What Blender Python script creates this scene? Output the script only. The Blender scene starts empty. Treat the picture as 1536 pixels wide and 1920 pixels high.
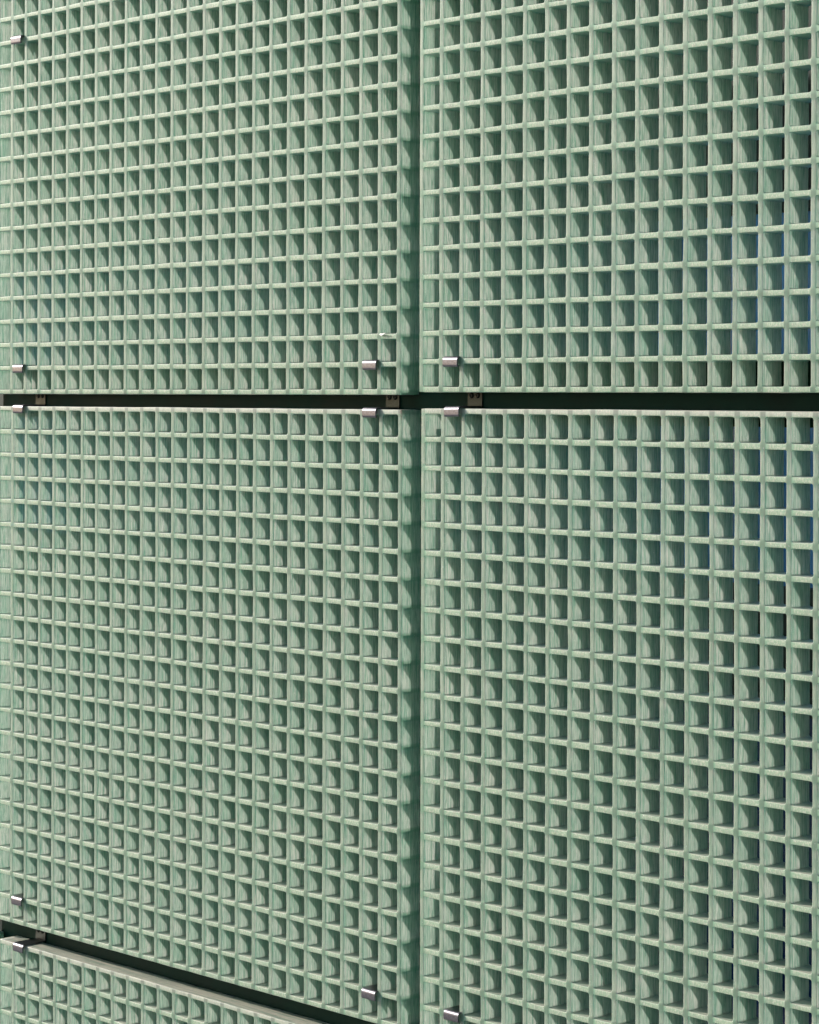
import bpy, bmesh, math, random
from mathutils import Vector, Euler, Matrix, noise
S = bpy.context.scene
COL = S.collection

# ------------------------------------------------------------ camera, light
CAMZ = 2.30                      # camera height above the pavement (m)
CX, H = 3.48075, 2.3759          # camera stands to the right of the panels, 2.38 m in front
cam = bpy.data.cameras.new('camera'); co = bpy.data.objects.new('camera', cam); COL.objects.link(co)
S.camera = co
co.location = (CX, -H, CAMZ)
co.rotation_euler = (Euler((math.pi/2, 0, 0.8015)).to_matrix() @ Matrix.Rotation(0.0027, 3, 'Z')).to_euler()
cam.sensor_fit = 'VERTICAL'; cam.sensor_height = 36.0
cam.lens = 4500.03/1920*36.0
cam.shift_y = -(960-741.58)/1920
cam.clip_start = 0.05; cam.clip_end = 500

SUN_AZ, SUN_EL = math.radians(65.5), math.radians(26.5)   # left of the facade's normal, elevation
to_sun = Vector((-math.sin(SUN_AZ)*math.cos(SUN_EL), -math.cos(SUN_AZ)*math.cos(SUN_EL), math.sin(SUN_EL)))
w = bpy.data.worlds.new('World'); S.world = w; w.use_nodes = True
nt = w.node_tree; bg = nt.nodes['Background']
sky = nt.nodes.new('ShaderNodeTexSky'); sky.sky_type = 'NISHITA'; sky.sun_disc = False
sky.sun_elevation = SUN_EL; sky.sun_rotation = math.atan2(to_sun.x, to_sun.y)
nt.links.new(sky.outputs[0], bg.inputs[0]); bg.inputs[1].default_value = 0.14
sl = bpy.data.lights.new('sun', 'SUN'); so = bpy.data.objects.new('sun', sl); COL.objects.link(so)
sl.energy = 4.3; sl.angle = math.radians(0.6); sl.color = (1.0, 0.93, 0.84)
so.rotation_euler = to_sun.to_track_quat('Z', 'Y').to_euler(); so.location = (-3, -4, 6)
vs = S.view_settings; vs.view_transform = 'Standard'; vs.look = 'None'; vs.exposure = 0.42; vs.gamma = 1
S.cycles.max_bounces = 5; S.cycles.diffuse_bounces = 4; S.cycles.transparent_max_bounces = 6
S.cycles.adaptive_threshold = 0.03
S.cycles.transmission_bounces = 4; S.cycles.glossy_bounces = 3; S.cycles.volume_bounces = 0
S.cycles.sample_clamp_indirect = 6

# ------------------------------------------------------------ node helpers
def mat(name):
    m = bpy.data.materials.new(name); m.use_nodes = True
    n = m.node_tree; n.nodes.clear()
    out = n.nodes.new('ShaderNodeOutputMaterial')
    return m, n, out
class N:
    def __init__(s, nt): s.t = nt
    def new(s, ty, **k):
        n = s.t.nodes.new(ty)
        for a, b in k.items(): setattr(n, a, b)
        return n
    def put(s, sock, v):
        if isinstance(v, bpy.types.NodeSocket): s.t.links.new(v, sock)
        elif v is not None: sock.default_value = v
    def math(s, op, a, b=None, c=None, clamp=False):
        n = s.new('ShaderNodeMath', operation=op, use_clamp=clamp)
        s.put(n.inputs[0], a); s.put(n.inputs[1], b)
        if c is not None: s.put(n.inputs[2], c)
        return n.outputs[0]
    def mix(s, f, a, b):
        n = s.new('ShaderNodeMix', data_type='RGBA'); s.put(n.inputs[0], f)
        s.put(n.inputs[6], a if isinstance(a, bpy.types.NodeSocket) else (*a, 1))
        s.put(n.inputs[7], b if isinstance(b, bpy.types.NodeSocket) else (*b, 1)); return n.outputs[2]
    def lerp(s, f, a, b):
        n = s.new('ShaderNodeMix', data_type='FLOAT'); s.put(n.inputs[0], f); s.put(n.inputs[2], a); s.put(n.inputs[3], b)
        return n.outputs[0]
    def step(s, v, a, b, lo=0., hi=1.):
        n = s.new('ShaderNodeMapRange', interpolation_type='SMOOTHSTEP')
        s.put(n.inputs[0], v); n.inputs[1].default_value = a; n.inputs[2].default_value = b
        n.inputs[3].default_value = lo; n.inputs[4].default_value = hi; return n.outputs[0]
    def vec(s, x, y, z):
        n = s.new('ShaderNodeCombineXYZ'); s.put(n.inputs[0], x); s.put(n.inputs[1], y); s.put(n.inputs[2], z); return n.outputs[0]
    def noise(s, v, scale=1., detail=2., rough=.5, dist=0.):
        n = s.new('ShaderNodeTexNoise'); s.put(n.inputs['Vector'], v); n.inputs['Scale'].default_value = scale
        n.inputs['Detail'].default_value = detail; n.inputs['Roughness'].default_value = rough
        n.inputs['Distortion'].default_value = dist; return n.outputs['Fac']
    def scalev(s, v, k):
        n = s.new('ShaderNodeVectorMath', operation='MULTIPLY'); s.put(n.inputs[0], v); n.inputs[1].default_value = k; return n.outputs[0]

PITCH, TV, TH, DEP = 0.040, 0.0080, 0.0074, 0.0385

def grp_material():
    m, t, out = mat('weathered_green_fibreglass'); g = N(t)
    tc = g.new('ShaderNodeTexCoord'); oi = g.new('ShaderNodeObjectInfo')
    geo = g.new('ShaderNodeNewGeometry')
    sc = g.scalev(tc.outputs['Object'], (1000, 1000, 1000))          # millimetres
    off = g.math('MULTIPLY', oi.outputs['Random'], 730.0)
    ad = g.new('ShaderNodeVectorMath', operation='ADD'); g.put(ad.inputs[0], sc); g.put(ad.inputs[1], g.vec(off, 0, off))
    P = ad.outputs[0]
    sp = g.new('ShaderNodeSeparateXYZ'); g.put(sp.inputs[0], sc)
    nn = g.new('ShaderNodeSeparateXYZ'); g.put(nn.inputs[0], geo.outputs['True Normal'])
    ax, ay, az = [g.math('ABSOLUTE', nn.outputs[i]) for i in range(3)]
    isx = g.step(ax, .55, .8); isz = g.step(az, .55, .8); isy = g.step(ay, .55, .8)
    # glass strands: run up the upright bars, along the level ones
    sx = g.noise(g.scalev(P, (.21, .65, .016)), 1, 4, .75)
    sx2 = g.noise(g.scalev(P, (.21, 1.4, .045)), 1, 2, .7)
    sz = g.noise(g.scalev(P, (.028, .6, .21)), 1, 3, .65)
    fr = g.noise(g.scalev(P, (.42, .42, .30)), 1, 3, .7)
    # per cell variation
    cellv = g.vec(g.math('FLOOR', g.math('DIVIDE', g.math('SUBTRACT', sp.outputs[0], 4), 40)), off,
                  g.math('FLOOR', g.math('DIVIDE', g.math('SUBTRACT', sp.outputs[2], 4), 40)))
    wn = g.new('ShaderNodeTexWhiteNoise', noise_dimensions='3D'); g.put(wn.inputs[0], cellv); cell = wn.outputs[0]
    big = g.noise(g.scalev(P, (.004, .004, .006)), 1, 2, .5)
    streak = g.math('ADD', g.math('MULTIPLY', sx, .68), g.math('MULTIPLY', sx2, .32))
    # distance to the nearest crossing of bars
    def cdist(v, half):
        f = g.math('FRACT', g.math('DIVIDE', g.math('ADD', g.math('SUBTRACT', v, half), 20), 40))
        return g.math('ABSOLUTE', g.math('MULTIPLY', g.math('SUBTRACT', f, .5), 40))
    jn = g.math('MULTIPLY', g.math('SUBTRACT', g.noise(g.scalev(P, (.16, .16, .16)), 1, 3, .6), .5), 9)
    jd = g.math('ADD', g.math('MAXIMUM', cdist(sp.outputs[0], 5.5), cdist(sp.outputs[2], 3.2)), jn)
    junction = g.math('MULTIPLY', g.step(jd, 3.0, 9.0, 1, 0), isy)
    upright = g.step(cdist(sp.outputs[0], 4), 3.5, 5.0, 1, 0)          # this bit of face belongs to an upright
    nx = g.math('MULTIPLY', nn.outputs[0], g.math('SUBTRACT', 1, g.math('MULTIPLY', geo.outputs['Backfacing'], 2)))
    right_flank = g.step(nx, -.1, .1)
    # chalky wear: strongest on the faces that look out, lighter streaks inside the cells
    chalk_wall = g.math('MULTIPLY', g.step(streak, .44, .53), g.lerp(cell, .65, 1.0))
    chalk_top = g.step(sz, .42, .60)
    frm = g.lerp(upright, g.step(fr, .43, .64, .05, 1), g.step(streak, .43, .57, .15, .95))
    chalk_front = g.math('MULTIPLY', frm, g.math('SUBTRACT', 1, g.math('MULTIPLY', junction, .8)))
    chalk = g.math('ADD', g.math('ADD', g.math('MULTIPLY', isx, chalk_wall), g.math('MULTIPLY', isz, chalk_top)),
                   g.math('MULTIPLY', isy, chalk_front), clamp=True)
    base = g.mix(g.step(big, .35, .65), (.06, .40, .26), (.08, .41, .22))
    base = g.mix(g.math('MULTIPLY', isx, g.math('SUBTRACT', 1, right_flank)), base, (.08, .60, .40))  # stronger green on left flanks, added to green the cells' shade
    base = g.mix(isy, base, g.mix(upright, (.31, .45, .29), (.33, .42, .31)))
    base = g.mix(g.math('MULTIPLY', junction, .65), base, (.19, .41, .25))
    base = g.mix(g.math('MULTIPLY', chalk, g.math('ADD', g.math('MULTIPLY', isx, .14), g.math('ADD', g.math('MULTIPLY', isz, .30), g.math('MULTIPLY', isy, .78)))), base, (.63, .62, .49))
    rim = g.math('MULTIPLY', g.step(sp.outputs[2], 879, 883), g.lerp(fr, .4, 1.))
    base = g.mix(g.math('MULTIPLY', rim, .75), base, (.54, .50, .43))   # sun-bleached upper edge
    szb = g.noise(g.scalev(P, (.012, .30, .21)), 1, 3, .7)
    topm = g.math('MULTIPLY', g.step(nn.outputs[2], .5, .8), .88)
    base = g.mix(topm, base, g.mix(g.step(szb, .40, .55), (.19, .24, .17), (.48, .43, .34)))                        # dust lying on the ledges
    dark = g.math('MULTIPLY', g.math('MULTIPLY', g.step(sx2, .38, .48, 1, 0), isx), g.step(sp.outputs[2], 842, 850, .8, 1.0))
    base = g.mix(dark, base, (.08, .15, .11))
    rain = g.step(g.noise(g.scalev(P, (.09, .09, .004)), 1, 4, .6), .50, .66)   # faint dirt runs down the panel
    base = g.mix(g.math('MULTIPLY', rain, .28), base, (.22, .22, .18))
    speck = g.step(g.noise(g.scalev(P, (.8, .8, .8)), 1, 1, .5), .76, .80)
    base = g.mix(g.math('MULTIPLY', speck, .6), base, (.10, .10, .07))
    chip_glint = g.step(g.noise(g.scalev(P, (.33, .33, .33)), 1, 2, .5), .70, .73)  # pale chips, also standing in for tiny white glints
    base = g.mix(chip_glint, base, (.85, .85, .80))
    # rust that has run down the outer top corner
    rv = g.vec(g.math('SUBTRACT', sp.outputs[0], 1007), g.math('MULTIPLY', sp.outputs[1], .6), g.math('MULTIPLY', g.math('SUBTRACT', sp.outputs[2], 884), .35))
    ln = g.new('ShaderNodeVectorMath', operation='LENGTH'); g.put(ln.inputs[0], rv)
    rust = g.step(g.math('ADD', ln.outputs['Value'], g.math('MULTIPLY', g.math('SUBTRACT', fr, .5), 14)), 1.0, 4.0, .8, 0)
    base = g.mix(rust, base, (.26, .12, .05))
    # a level bar runs into the upright here: thick solid resin, hardly any light comes through
    solid = g.math('MULTIPLY', g.step(g.math('ADD', cdist(sp.outputs[2], 3.7), g.math('MULTIPLY', g.math('SUBTRACT', fr, .5), 4)), 1.5, 5.0, 1, 0), isx)
    tcol = g.mix(chalk, (.42, .63, .54), (.98, .89, .89))
    tcol = g.mix(g.math('MULTIPLY', dark, .85), tcol, (.28, .42, .37))
    tcol = g.mix(g.math('MULTIPLY', solid, .6), tcol, (.26, .46, .33))
    bump = g.new('ShaderNodeBump'); bump.inputs['Strength'].default_value = .35; bump.inputs['Distance'].default_value = .0006
    hgt = g.math('ADD', g.math('ADD', g.math('MULTIPLY', isx, streak), g.math('MULTIPLY', isz, sz)), g.math('MULTIPLY', isy, fr))
    g.put(bump.inputs['Height'], hgt)
    d = g.new('ShaderNodeBsdfDiffuse'); g.put(d.inputs[0], base); g.put(d.inputs[2], bump.outputs[0])
    # flanks differ by side to sharpen transmitted sun and put green into shade
    tfac = g.lerp(right_flank, .50, g.lerp(chalk, .24, .12))
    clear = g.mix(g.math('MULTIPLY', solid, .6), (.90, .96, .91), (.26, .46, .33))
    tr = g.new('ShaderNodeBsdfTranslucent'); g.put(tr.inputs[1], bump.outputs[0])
    g.put(tr.inputs[0], g.mix(g.math('MULTIPLY', isx, g.math('SUBTRACT', 1, right_flank)), tcol, (.28, .62, .44)))
    tp = g.new('ShaderNodeBsdfTransparent'); g.put(tp.inputs[0], g.mix(g.math('MULTIPLY', isx, g.math('SUBTRACT', 1, right_flank)), tcol, clear))
    m1 = g.new('ShaderNodeMixShader'); g.put(m1.inputs[0], g.lerp(isx, .14, g.lerp(right_flank, .30, .64)))
    g.put(m1.inputs[1], d.outputs[0]); g.put(m1.inputs[2], tr.outputs[0])
    m2 = g.new('ShaderNodeMixShader'); g.put(m2.inputs[0], g.math('ADD', g.math('MULTIPLY', isx, tfac), g.math('MULTIPLY', isy, g.lerp(upright, .08, .50))))
    g.put(m2.inputs[1], m1.outputs[0]); g.put(m2.inputs[2], tp.outputs[0])
    gl = g.new('ShaderNodeBsdfGlossy'); gl.inputs[0].default_value = (1, 1, 1, 1); gl.inputs['Roughness'].default_value = .48
    g.put(gl.inputs['Normal'], bump.outputs[0])
    fz = g.new('ShaderNodeFresnel'); fz.inputs[0].default_value = 1.55
    ff = g.math('MULTIPLY', fz.outputs[0], g.math('SUBTRACT', 1, geo.outputs['Backfacing']))
    m3 = g.new('ShaderNodeMixShader'); g.put(m3.inputs[0], ff)
    g.put(m3.inputs[1], m2.outputs[0]); g.put(m3.inputs[2], gl.outputs[0])
    g.put(out.inputs[0], m3.outputs[0])
    return m
GRP = grp_material()

def simple(name, col, rough=.5, metal=0., nscale=40., namt=.25, bump=0., stretch=(1, 1, 1), spec=.5):
    m, t, out = mat(name); g = N(t)
    tc = g.new('ShaderNodeTexCoord')
    n = g.noise(g.scalev(tc.outputs['Object'], stretch), nscale, 4, .6)
    b = g.new('ShaderNodeBsdfPrincipled')
    g.put(b.inputs['Base Color'], g.mix(g.step(n, .3, .7), tuple(c*(1-namt) for c in col), tuple(min(1, c*(1+namt)) for c in col)))
    g.put(b.inputs['Roughness'], g.lerp(n, max(.02, rough-.12), rough+.12)); b.inputs['Metallic'].default_value = metal
    b.inputs['Specular IOR Level'].default_value = spec
    if bump:
        bu = g.new('ShaderNodeBump'); bu.inputs['Distance'].default_value = bump; bu.inputs['Strength'].default_value = .5
        g.put(bu.inputs['Height'], n); g.put(b.inputs['Normal'], bu.outputs[0])
    g.put(out.inputs[0], b.outputs[0]); return m
STEEL = simple('stainless_steel', (.18, .17, .19), .36, 1.0, 900, .22, .00004, (.25, 1, 1))
SCREW = simple('shade_darkened_steel', (.04, .043, .037), .40, 1.0, 900, .3)  # plates and screws coloured darker for the shade behind the panels
RAILM = simple('dark_green_painted_steel', (.004, .024, .015), .6, 0, 12, .25, .0004, (1, 1, 1), .08)
WALLM = simple('dark_green_cladding', (.018, .030, .024), .6, 0, 6, .3)
GLASS = simple('sky_reflection_glass', (.06, .30, .80), .12, 0, 5, .5, 0, (1, 1, .3), .8)  # blue of reflected sky put into the pane colour
NAVY = simple('dim_reflection_glass', (.008, .03, .10), .12, 0, 5, .5, 0, (1, 1, .3), .6)  # dimmer reflection put into the lower pane's colour
GROUND = simple('concrete_paving', (.24, .25, .245), .85, 0, 3, .25, .002)
REDM = simple('pink_brown_trim', (.36, .20, .18), .6, 0, 20, .2)

# ------------------------------------------------------------ object helpers
def new_obj(name, me, m=None, parent=None, loc=(0, 0, 0)):
    o = bpy.data.objects.new(name, me); COL.objects.link(o)
    if m and me: me.materials.append(m)
    if parent: o.parent = parent
    o.location = loc; return o
def tag(o, label=None, cat=None, group=None, kind=None):
    if label: o['label'] = label
    if cat: o['category'] = cat
    if group: o['group'] = group
    if kind: o['kind'] = kind
    return o
def box_bm(bm, x0, x1, y0, y1, z0, z1, bev=0.0):
    r = bmesh.ops.create_cube(bm, size=1.0)
    for v in r['verts']:
        v.co = Vector(((x0+x1)/2+v.co.x*(x1-x0), (y0+y1)/2+v.co.y*(y1-y0), (z0+z1)/2+v.co.z*(z1-z0)))
    if bev:
        es = list({e for v in r['verts'] for e in v.link_edges})
        bmesh.ops.bevel(bm, geom=es, offset=bev, segments=2, profile=.5, affect='EDGES')
def to_mesh(name, bm, smooth=False):
    bmesh.ops.recalc_face_normals(bm, faces=bm.faces)
    me = bpy.data.meshes.new(name); bm.to_mesh(me); bm.free()
    if smooth:
        for p in me.polygons: p.use_smooth = True
    return me

# ------------------------------------------------------------ moulded grating
def lattice_mesh(nc, nr, seed):
    """one moulded piece, local origin at the lower left front corner; bars PITCH apart, rounded cell corners"""
    rnd = random.Random(seed)
    V, F, key = [], [], {}
    so_ = seed*17.3
    def wob(x, z, s, a):        # smooth unevenness of the moulding
        return noise.noise(Vector((x*s+so_, z*s, so_)))*a
    def bvert(x, y, z, k):
        kk = (round(x*1e5), round(z*1e5), k)
        if kk not in key:
            key[kk] = len(V); V.append((x, y+wob(x, z, 30, .0004), z))
        return key[kk]
    INS = .0009
    Wd, Hd = nc*PITCH+TV, nr*PITCH+TH
    SEG = 3
    prof = [(0.0, .0009), (.0003, .00035), (.0012, 0.0), (.019, -.00005), (DEP-.0007, -.0002), (DEP, .0004)]
    for i in range(nc):
        for j in range(nr):
            x0, x1 = i*PITCH+TV, (i+1)*PITCH
            z0, z1 = j*PITCH+TH, (j+1)*PITCH
            sx0 = i*PITCH+TV/2 if i else INS
            sx1 = (i+1)*PITCH+TV/2 if i < nc-1 else Wd-INS
            sz0 = j*PITCH+TH/2 if j else INS
            sz1 = (j+1)*PITCH+TH/2 if j < nr-1 else Hd-INS
            R = .0022+rnd.uniform(-.0004, .0006)
            if j == nr-1: R += .0012
            jit = [rnd.gauss(0, .00030) for _ in range(4)]
            x0 += jit[0]; x1 += jit[1]; z0 += jit[2]; z1 += jit[3]
            B0 = .0045        # fixed spot on the tile edge where each arc starts
            corners = [(x1, z1, 1, 1, sx1, sz1), (x0, z1, -1, 1, sx0, sz1), (x0, z0, -1, -1, sx0, sz0), (x1, z0, 1, -1, sx1, sz0)]
            ring_pts = []; bnd = []
            nomx = {1: (i+1)*PITCH, -1: i*PITCH+TV}; nomz = {1: (j+1)*PITCH, -1: j*PITCH+TH}
            for c, (cx, cz, ux, uz, bx, bz) in enumerate(corners):
                a0 = c*math.pi/2
                for s in range(SEG+1):
                    a = a0+s/SEG*math.pi/2
                    ring_pts.append((cx-ux*R, cz-uz*R, math.cos(a), math.sin(a), R))
                side_v = (bx, nomz[uz]-uz*B0); side_h = (nomx[ux]-ux*B0, bz); cor = (bx, bz)
                first, last = (side_v, side_h) if c % 2 == 0 else (side_h, side_v)
                bnd += [first]+[cor]*(SEG-1)+[last]
            n = len(ring_pts)
            rings = []
            for (y, e) in prof:
                rr = []
                for (px, pz, ca, sa, R_) in ring_pts:
                    q = R_+e
                    rr.append(len(V)); x = px+ca*q; z = pz+sa*q
                    V.append((x+wob(x, z+y*2, 38, .00050), y+(wob(x, z, 30, .0004) if y < .002 else 0), z+wob(z, x+y*2, 38, .00050)))
                rings.append(rr)
            fb = [bvert(x, 0.0, z, 0) for x, z in bnd]; bb = [bvert(x, DEP, z, 1) for x, z in bnd]
            for k in range(n):
                l = (k+1) % n
                for a, b, flip in ((fb, rings[0], 0), (rings[-1], bb, 0)):
                    f = [a[k], a[l], b[l], b[k]]
                    g = []
                    for v in f:
                        if v not in g: g.append(v)
                    if len(g) > 2: F.append(g)
                for a, b in zip(rings[:-1], rings[1:]):
                    F.append([a[k], a[l], b[l], b[k]])
    # rim: outer faces
    me = bpy.data.meshes.new('grating_panel')
    bm = bmesh.new()
    bv = [bm.verts.new(v) for v in V]
    for f in F:
        try: bm.faces.new([bv[k] for k in f])
        except ValueError: pass
    bm.edges.ensure_lookup_table()
    out = [e for e in bm.edges if len(e.link_faces) == 1]
    pair = {}
    for (kx, kz, k), idx in key.items(): pair[idx] = key[(kx, kz, 1-k)]
    inv = {v: i for i, v in enumerate(bv)}
    extra = {}
    def ex(v):
        x, y, z = V[inv[v]]
        if v not in extra:
            if x < .002: x = 0.
            if x > Wd-.002: x = Wd
            if z < .002: z = 0.
            if z > Hd-.002: z = Hd
            cn = (x in (0., Wd)) and (z in (0., Hd))
            if cn:   # take a little off the corner
                x += .0008 if x == 0 else -.0008; z += .0008 if z == 0 else -.0008
            w2 = noise.noise(Vector((x*22+so_, z*22, 3)))*.0005+noise.noise(Vector((x*160+so_, z*160, 9)))*.0003
            if z in (0., Hd): z += w2
            if x in (0., Wd): x += w2
            extra[v] = (bm.verts.new((x, .0010, z)), bm.verts.new((x, DEP*.5, z)), bm.verts.new((x, DEP-.001, z)))
        return extra[v]
    for e in out:
        a, b = e.verts
        if V[inv[a]][1] > DEP/2: continue
        A, B = ex(a), ex(b); a2, b2 = bv[pair[inv[a]]], bv[pair[inv[b]]]
        bm.faces.new([a, b, B[0], A[0]]); bm.faces.new([A[0], B[0], B[1], A[1]])
        bm.faces.new([A[1], B[1], B[2], A[2]]); bm.faces.new([A[2], B[2], b2, a2])
    bmesh.ops.recalc_face_normals(bm, faces=bm.faces)
    nb = sum(1 for e in bm.edges if len(e.link_faces) != 2)
    if nb: print('open edges', nb)
    bm.to_mesh(me); bm.free()
    for p in me.polygons: p.use_smooth = True
    return me

def panel(x, ztop, pz, nc, nr, seed, label, y=0.0, tilt=0.0):
    me = lattice_mesh(nc, nr, seed)
    s = pz/40.0
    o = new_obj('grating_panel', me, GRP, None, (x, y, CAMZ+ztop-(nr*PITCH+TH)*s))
    o.scale = (1, 1, s); o.rotation_euler = (tilt, 0, 0)
    md = o.modifiers.new('weighted', 'WEIGHTED_NORMAL'); md.keep_sharp = False; md.weight = 80
    tag(o, label, 'grating panel', 'green grating panels hung on the facade')
    return o
NR = 22
W1 = 25*PITCH+TV
XR_U, XR_L = W1+.0383, W1+.0426
zb_UL, zb_UR = .0009, .0046          # lower edges of the upper two panels (relative to camera height)
zt_LL, zt_LR, zt_B = -.0202, -.0181, -.9400
ul = panel(0, zb_UL+(NR*PITCH+TH)*40.10/40, 40.10, 25, NR, 1, 'upper left green fibreglass grating panel, palest and sunniest, white flake near its lower right corner')
ur = panel(XR_U, zb_UR+(NR*PITCH+TH)*39.79/40, 39.79, 25, NR, 2, 'upper right green fibreglass grating panel with glass coloured as reflected blue sky glimpsed through its right-hand cells')
ll = panel(.0038, zt_LL, 39.95, 25, NR, 3, 'large left-hand green grating panel between the two dark gaps, rust-stained top right corner')
lr = panel(XR_L, zt_LR, 40.15, 25, NR, 4, 'lower right green fibreglass grating panel with pinkish worn top edge under the dark gap')
bl = panel(.0100, zt_B, 40.0, 25, NR, 5, 'bottom left green grating panel, only its dusty top ledge and top rows in view')

# neighbours to the left, beyond the picture's edge: they shade the outermost uprights
for src, lab in ((ul, 'green grating panel just out of the picture left of the upper left panel'),
                 (ll, 'green grating panel just out of the picture left of the middle left panel'),
                 (bl, 'green grating panel just out of the picture left of the bottom left panel')):
    o = src.copy(); COL.objects.link(o); o.location.x = src.location.x-W1-.0400; o['label'] = lab

# ------------------------------------------------------------ fixing clips
def strip_mesh(path, width, thick):
    """bent flat bar: path of (y, z) through its middle, width along x"""
    bm = bmesh.new(); rows = []
    n = len(path)
    for k, (y, z) in enumerate(path):
        a = path[max(0, k-1)]; b = path[min(n-1, k+1)]
        ty, tz = b[0]-a[0], b[1]-a[1]; L = math.hypot(ty, tz); ny, nz = -tz/L*thick/2, ty/L*thick/2
        e = .0004
        r = []
        for (sx, sn) in ((0, -1), (0, 1), (1, 1), (1, -1)):
            x = 0 if sx == 0 else width
            r.append(bm.verts.new((x, y+ny*sn, z+nz*sn)))
        rows.append(r)
    for a, b in zip(rows[:-1], rows[1:]):
        for k in range(4):
            l = (k+1) % 4; bm.faces.new([a[k], a[l], b[l], b[k]])
    bm.faces.new(rows[0]); bm.faces.new(rows[-1][::-1])
    bmesh.ops.recalc_face_normals(bm, faces=bm.faces)
    es = [e for e in bm.edges if len(e.link_faces) == 2 and e.calc_face_angle(0) > 1.2]
    bmesh.ops.bevel(bm, geom=es, offset=.00035, segments=2, profile=.5, affect='EDGES')
    return bm
CW = .0285; TK = .0022
def hook_path():
    p = []
    yb = .0425
    p += [(yb-.002, 0.0), (.030, 0.0), (.015, 0.0), (.0, 0.0)]
    R = .0046      # bend over the bar, then straight down and a small curl in
    cy, cz = -.0010, -R
    for k in range(1, 9):
        a = math.pi/2+k/8*math.pi/2
        p.append((cy+R*math.cos(a), cz+R*math.sin(a)))
    p += [(cy-R, -R-.0058)]
    for k in range(1, 4):
        a = math.pi+k/4*math.pi/2
        p.append((cy-R+.0028+.0028*math.cos(a), -R-.0058+.0028*math.sin(a)))
    return p
def plate_mesh(sgn):
    bm = bmesh.new(); h = .024*sgn
    z0, z1 = sorted((-.0011*sgn, h))
    box_bm(bm, 0, CW, .0408, .0428, z0, z1, .0003)
    return bm
def screw_bm():
    bm = bmesh.new()
    # pan head with a recessed socket, axis along y (head looks to -y)
    prof = [(0.0018, .0012), (.0018, .0001), (.0021, 0.0), (.0033, .0002), (.0040, .0008), (.0042, .0016), (.0042, .0024)]
    n = 20; rows = []
    for r, y in prof:
        rows.append([bm.verts.new((r*math.cos(2*math.pi*k/n), y, r*math.sin(2*math.pi*k/n))) for k in range(n)])
    for a, b in zip(rows[:-1], rows[1:]):
        for k in range(n): bm.faces.new([a[k], a[(k+1) % n], b[(k+1) % n], b[k]])
    bm.faces.new(rows[0]); bm.faces.new(rows[-1])
    return bm
def make_clip(sgn):
    root = bpy.data.objects.new('fixing_clip', None); COL.objects.link(root); root.empty_display_size = .02
    bm = strip_mesh(hook_path(), CW, TK)
    hk = new_obj('hook', to_mesh('hook', bm, True), STEEL, root)
    m = hk.modifiers.new('w', 'WEIGHTED_NORMAL'); m.keep_sharp = False
    pl = new_obj('mounting_plate', to_mesh('mounting_plate', plate_mesh(sgn)), SCREW, root)
    for sx in (.0075, .0195):
        s = new_obj('screw', to_mesh('screw', screw_bm(), True), SCREW, pl, (sx, .0388, .0160*sgn))
    return root
def copy_clip(src):
    r = src.copy(); COL.objects.link(r)
    for ch in src.children:
        c = ch.copy(); COL.objects.link(c); c.parent = r
        for gch in ch.children:
            d = gch.copy(); COL.objects.link(d); d.parent = c
    return r
up0, dn0 = make_clip(1), make_clip(-1)
used = {1: False, -1: False}
CL = [  # x of clip's left side, z of its middle plane (relative), hooks plate up/down, panel x offset, label
 (.0565, .0506, -1, 'leftmost steel hook clip just above the level dark gap'),
 (.9350, .0506, -1, 'steel hook clip near the lower right corner of the upper left panel'),
 (1.1000, .0540, -1, 'steel hook clip near the lower left corner of the upper right panel'),
 (.0490, .6135, -1, 'topmost steel hook clip, high on the upper left panel by the left edge'),
 (.0575, -.0182, 1, 'steel hook clip under the level gap, at the far left end'),
 (.9350, -.0182, 1, 'steel hook clip under the level gap, just left of the rust-stained corner'),
 (1.1030, -.0158, 1, 'steel hook clip over the lower right panel\'s top edge, worn dark at left'),
 (.0570, -.8590, -1, 'steel hook clip just above the slanting bottom gap, by the left edge'),
 (.9365, -.8590, -1, 'steel hook clip near the lower right corner of the middle-left panel'),
 (1.1055, -.8585, -1, 'lowest steel hook clip, near the bottom left of the lower right panel'),
 (.0620, -.9378, 1, 'steel hook clip over the dusty top ledge of the bottom left panel'),
]
rr = random.Random(5)
for x, z, sgn, lab in CL:
    src = up0 if sgn > 0 else dn0
    o = src if not used[sgn] else copy_clip(src)
    used[sgn] = True
    o.location = (x, 0, CAMZ+z); o.rotation_euler = (0, rr.uniform(-.012, .012), 0)
    tag(o, lab, 'clip', 'steel clips holding the grating panels')

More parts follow.
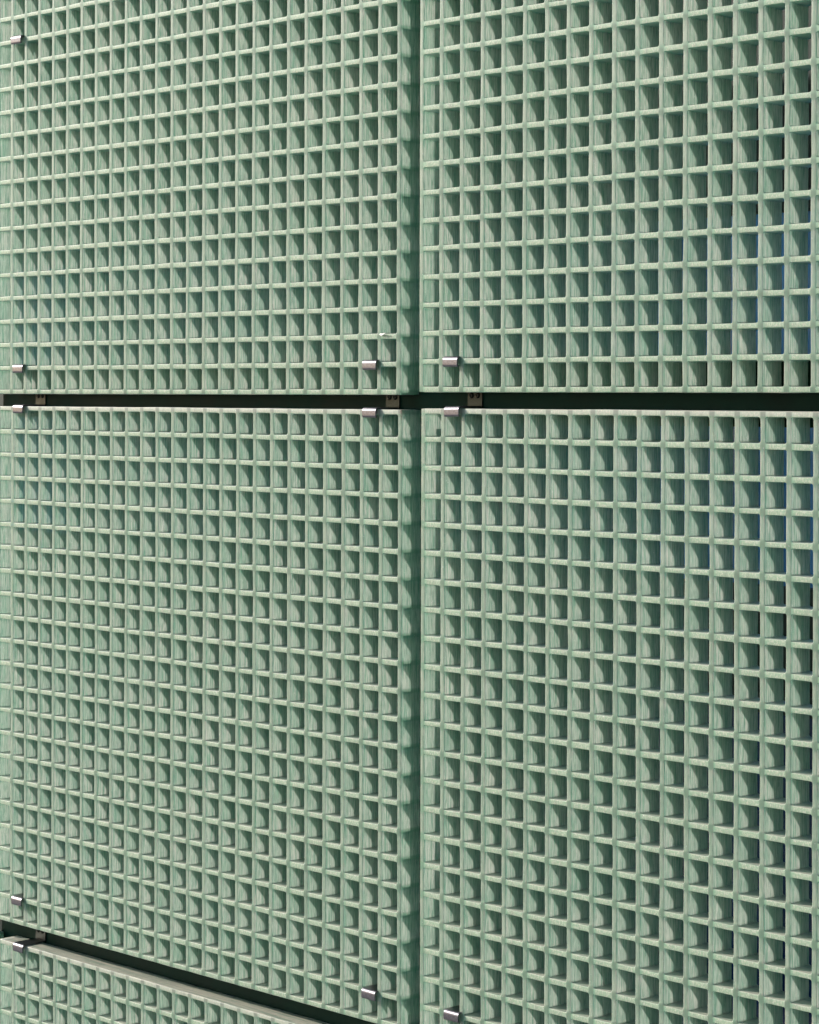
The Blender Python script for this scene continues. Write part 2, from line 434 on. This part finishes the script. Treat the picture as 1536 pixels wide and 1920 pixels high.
# ------------------------------------------------------------ loose flake of resin on the upper left panel
bm = bmesh.new()
pts = [(0, 0, 0), (.006, -.0016, -.0022), (.013, -.0036, -.0005), (.0185, -.0042, .0022), (.011, -.0020, .0012), (.004, -.0008, .0016)]
vs_ = [bm.verts.new(p) for p in pts]; bk = [bm.verts.new((p[0], p[1]+.0008, p[2])) for p in pts]
bm.faces.new(vs_); bm.faces.new(bk[::-1])
for k in range(6): bm.faces.new([vs_[k], vs_[(k+1) % 6], bk[(k+1) % 6], bk[k]])
FLAKE = simple('pale_resin_flake', (.60, .60, .55), .5, 0, 300, .1)
fl = new_obj('resin_flake', to_mesh('resin_flake', bm), FLAKE, ul)
fl.location = (24*PITCH+.004, -.0006, 2*PITCH+TH+.003-.0035)

# ------------------------------------------------------------ rails and what stands behind
def box_obj(name, x0, x1, y0, y1, z0, z1, m, bev=.002, parent=None):
    bm = bmesh.new(); box_bm(bm, x0, x1, y0, y1, CAMZ+z0, CAMZ+z1, bev)
    return new_obj(name, to_mesh(name, bm), m, parent)
X0, X1 = -.045, 2.15
r = box_obj('support_post', .875, .985, .0850, .1250, -CAMZ+.02, 1.4, RAILM, .003)
tag(r, 'dark green upright post glimpsed in the narrow slit between left and right gratings', 'post')
for z0, z1, lab in ((-.0385, .0515, 'dark green steel rail seen through the level gap in mid picture'),
               (-.970, -.880, 'dark green steel rail seen through the slanting gap at bottom left'),
               (.545, .635, 'dark green steel rail hidden behind the top rows of the upper panels')):
    r = box_obj('support_rail', X0, X1, .0430, .0830, z0, z1, RAILM, .003)
    tag(r, lab, 'rail', 'horizontal rails behind the gratings')
bw = bpy.data.objects.new('building_facade', None); COL.objects.link(bw); bw.location = (0, 0, 0)
tag(bw, 'dark facade with windows coloured as reflected sky glimpsed behind the green gratings', 'building')
box_obj('wall', -.6, 2.6, .40, .60, -CAMZ, 1.6, WALLM, .004, bw)
for z0, z1, gm in ((-.27, .262, GLASS), (-1.35, -.45, NAVY)):
    fr = bpy.data.meshes.new('window'); bm = bmesh.new()
    for a in ((-.5, 2.5, z0-.03, z0), (-.5, 2.5, z1, z1+.03)): box_bm(bm, a[0], a[1], .36, .398, CAMZ+a[2], CAMZ+a[3], .002)
    f = new_obj('window', to_mesh('window', bm), WALLM, bw)
    p = box_obj('pane', -.5, 2.5, .375, .385, z0+.001, z1-.001, gm, 0, f)
bm = bmesh.new(); box_bm(bm, -40, 40, -60, .38, -.02, 0, 0)
gr = new_obj('pavement', to_mesh('pavement', bm), GROUND); tag(gr, 'pale concrete pavement in front of the facade', 'pavement', None, 'structure')
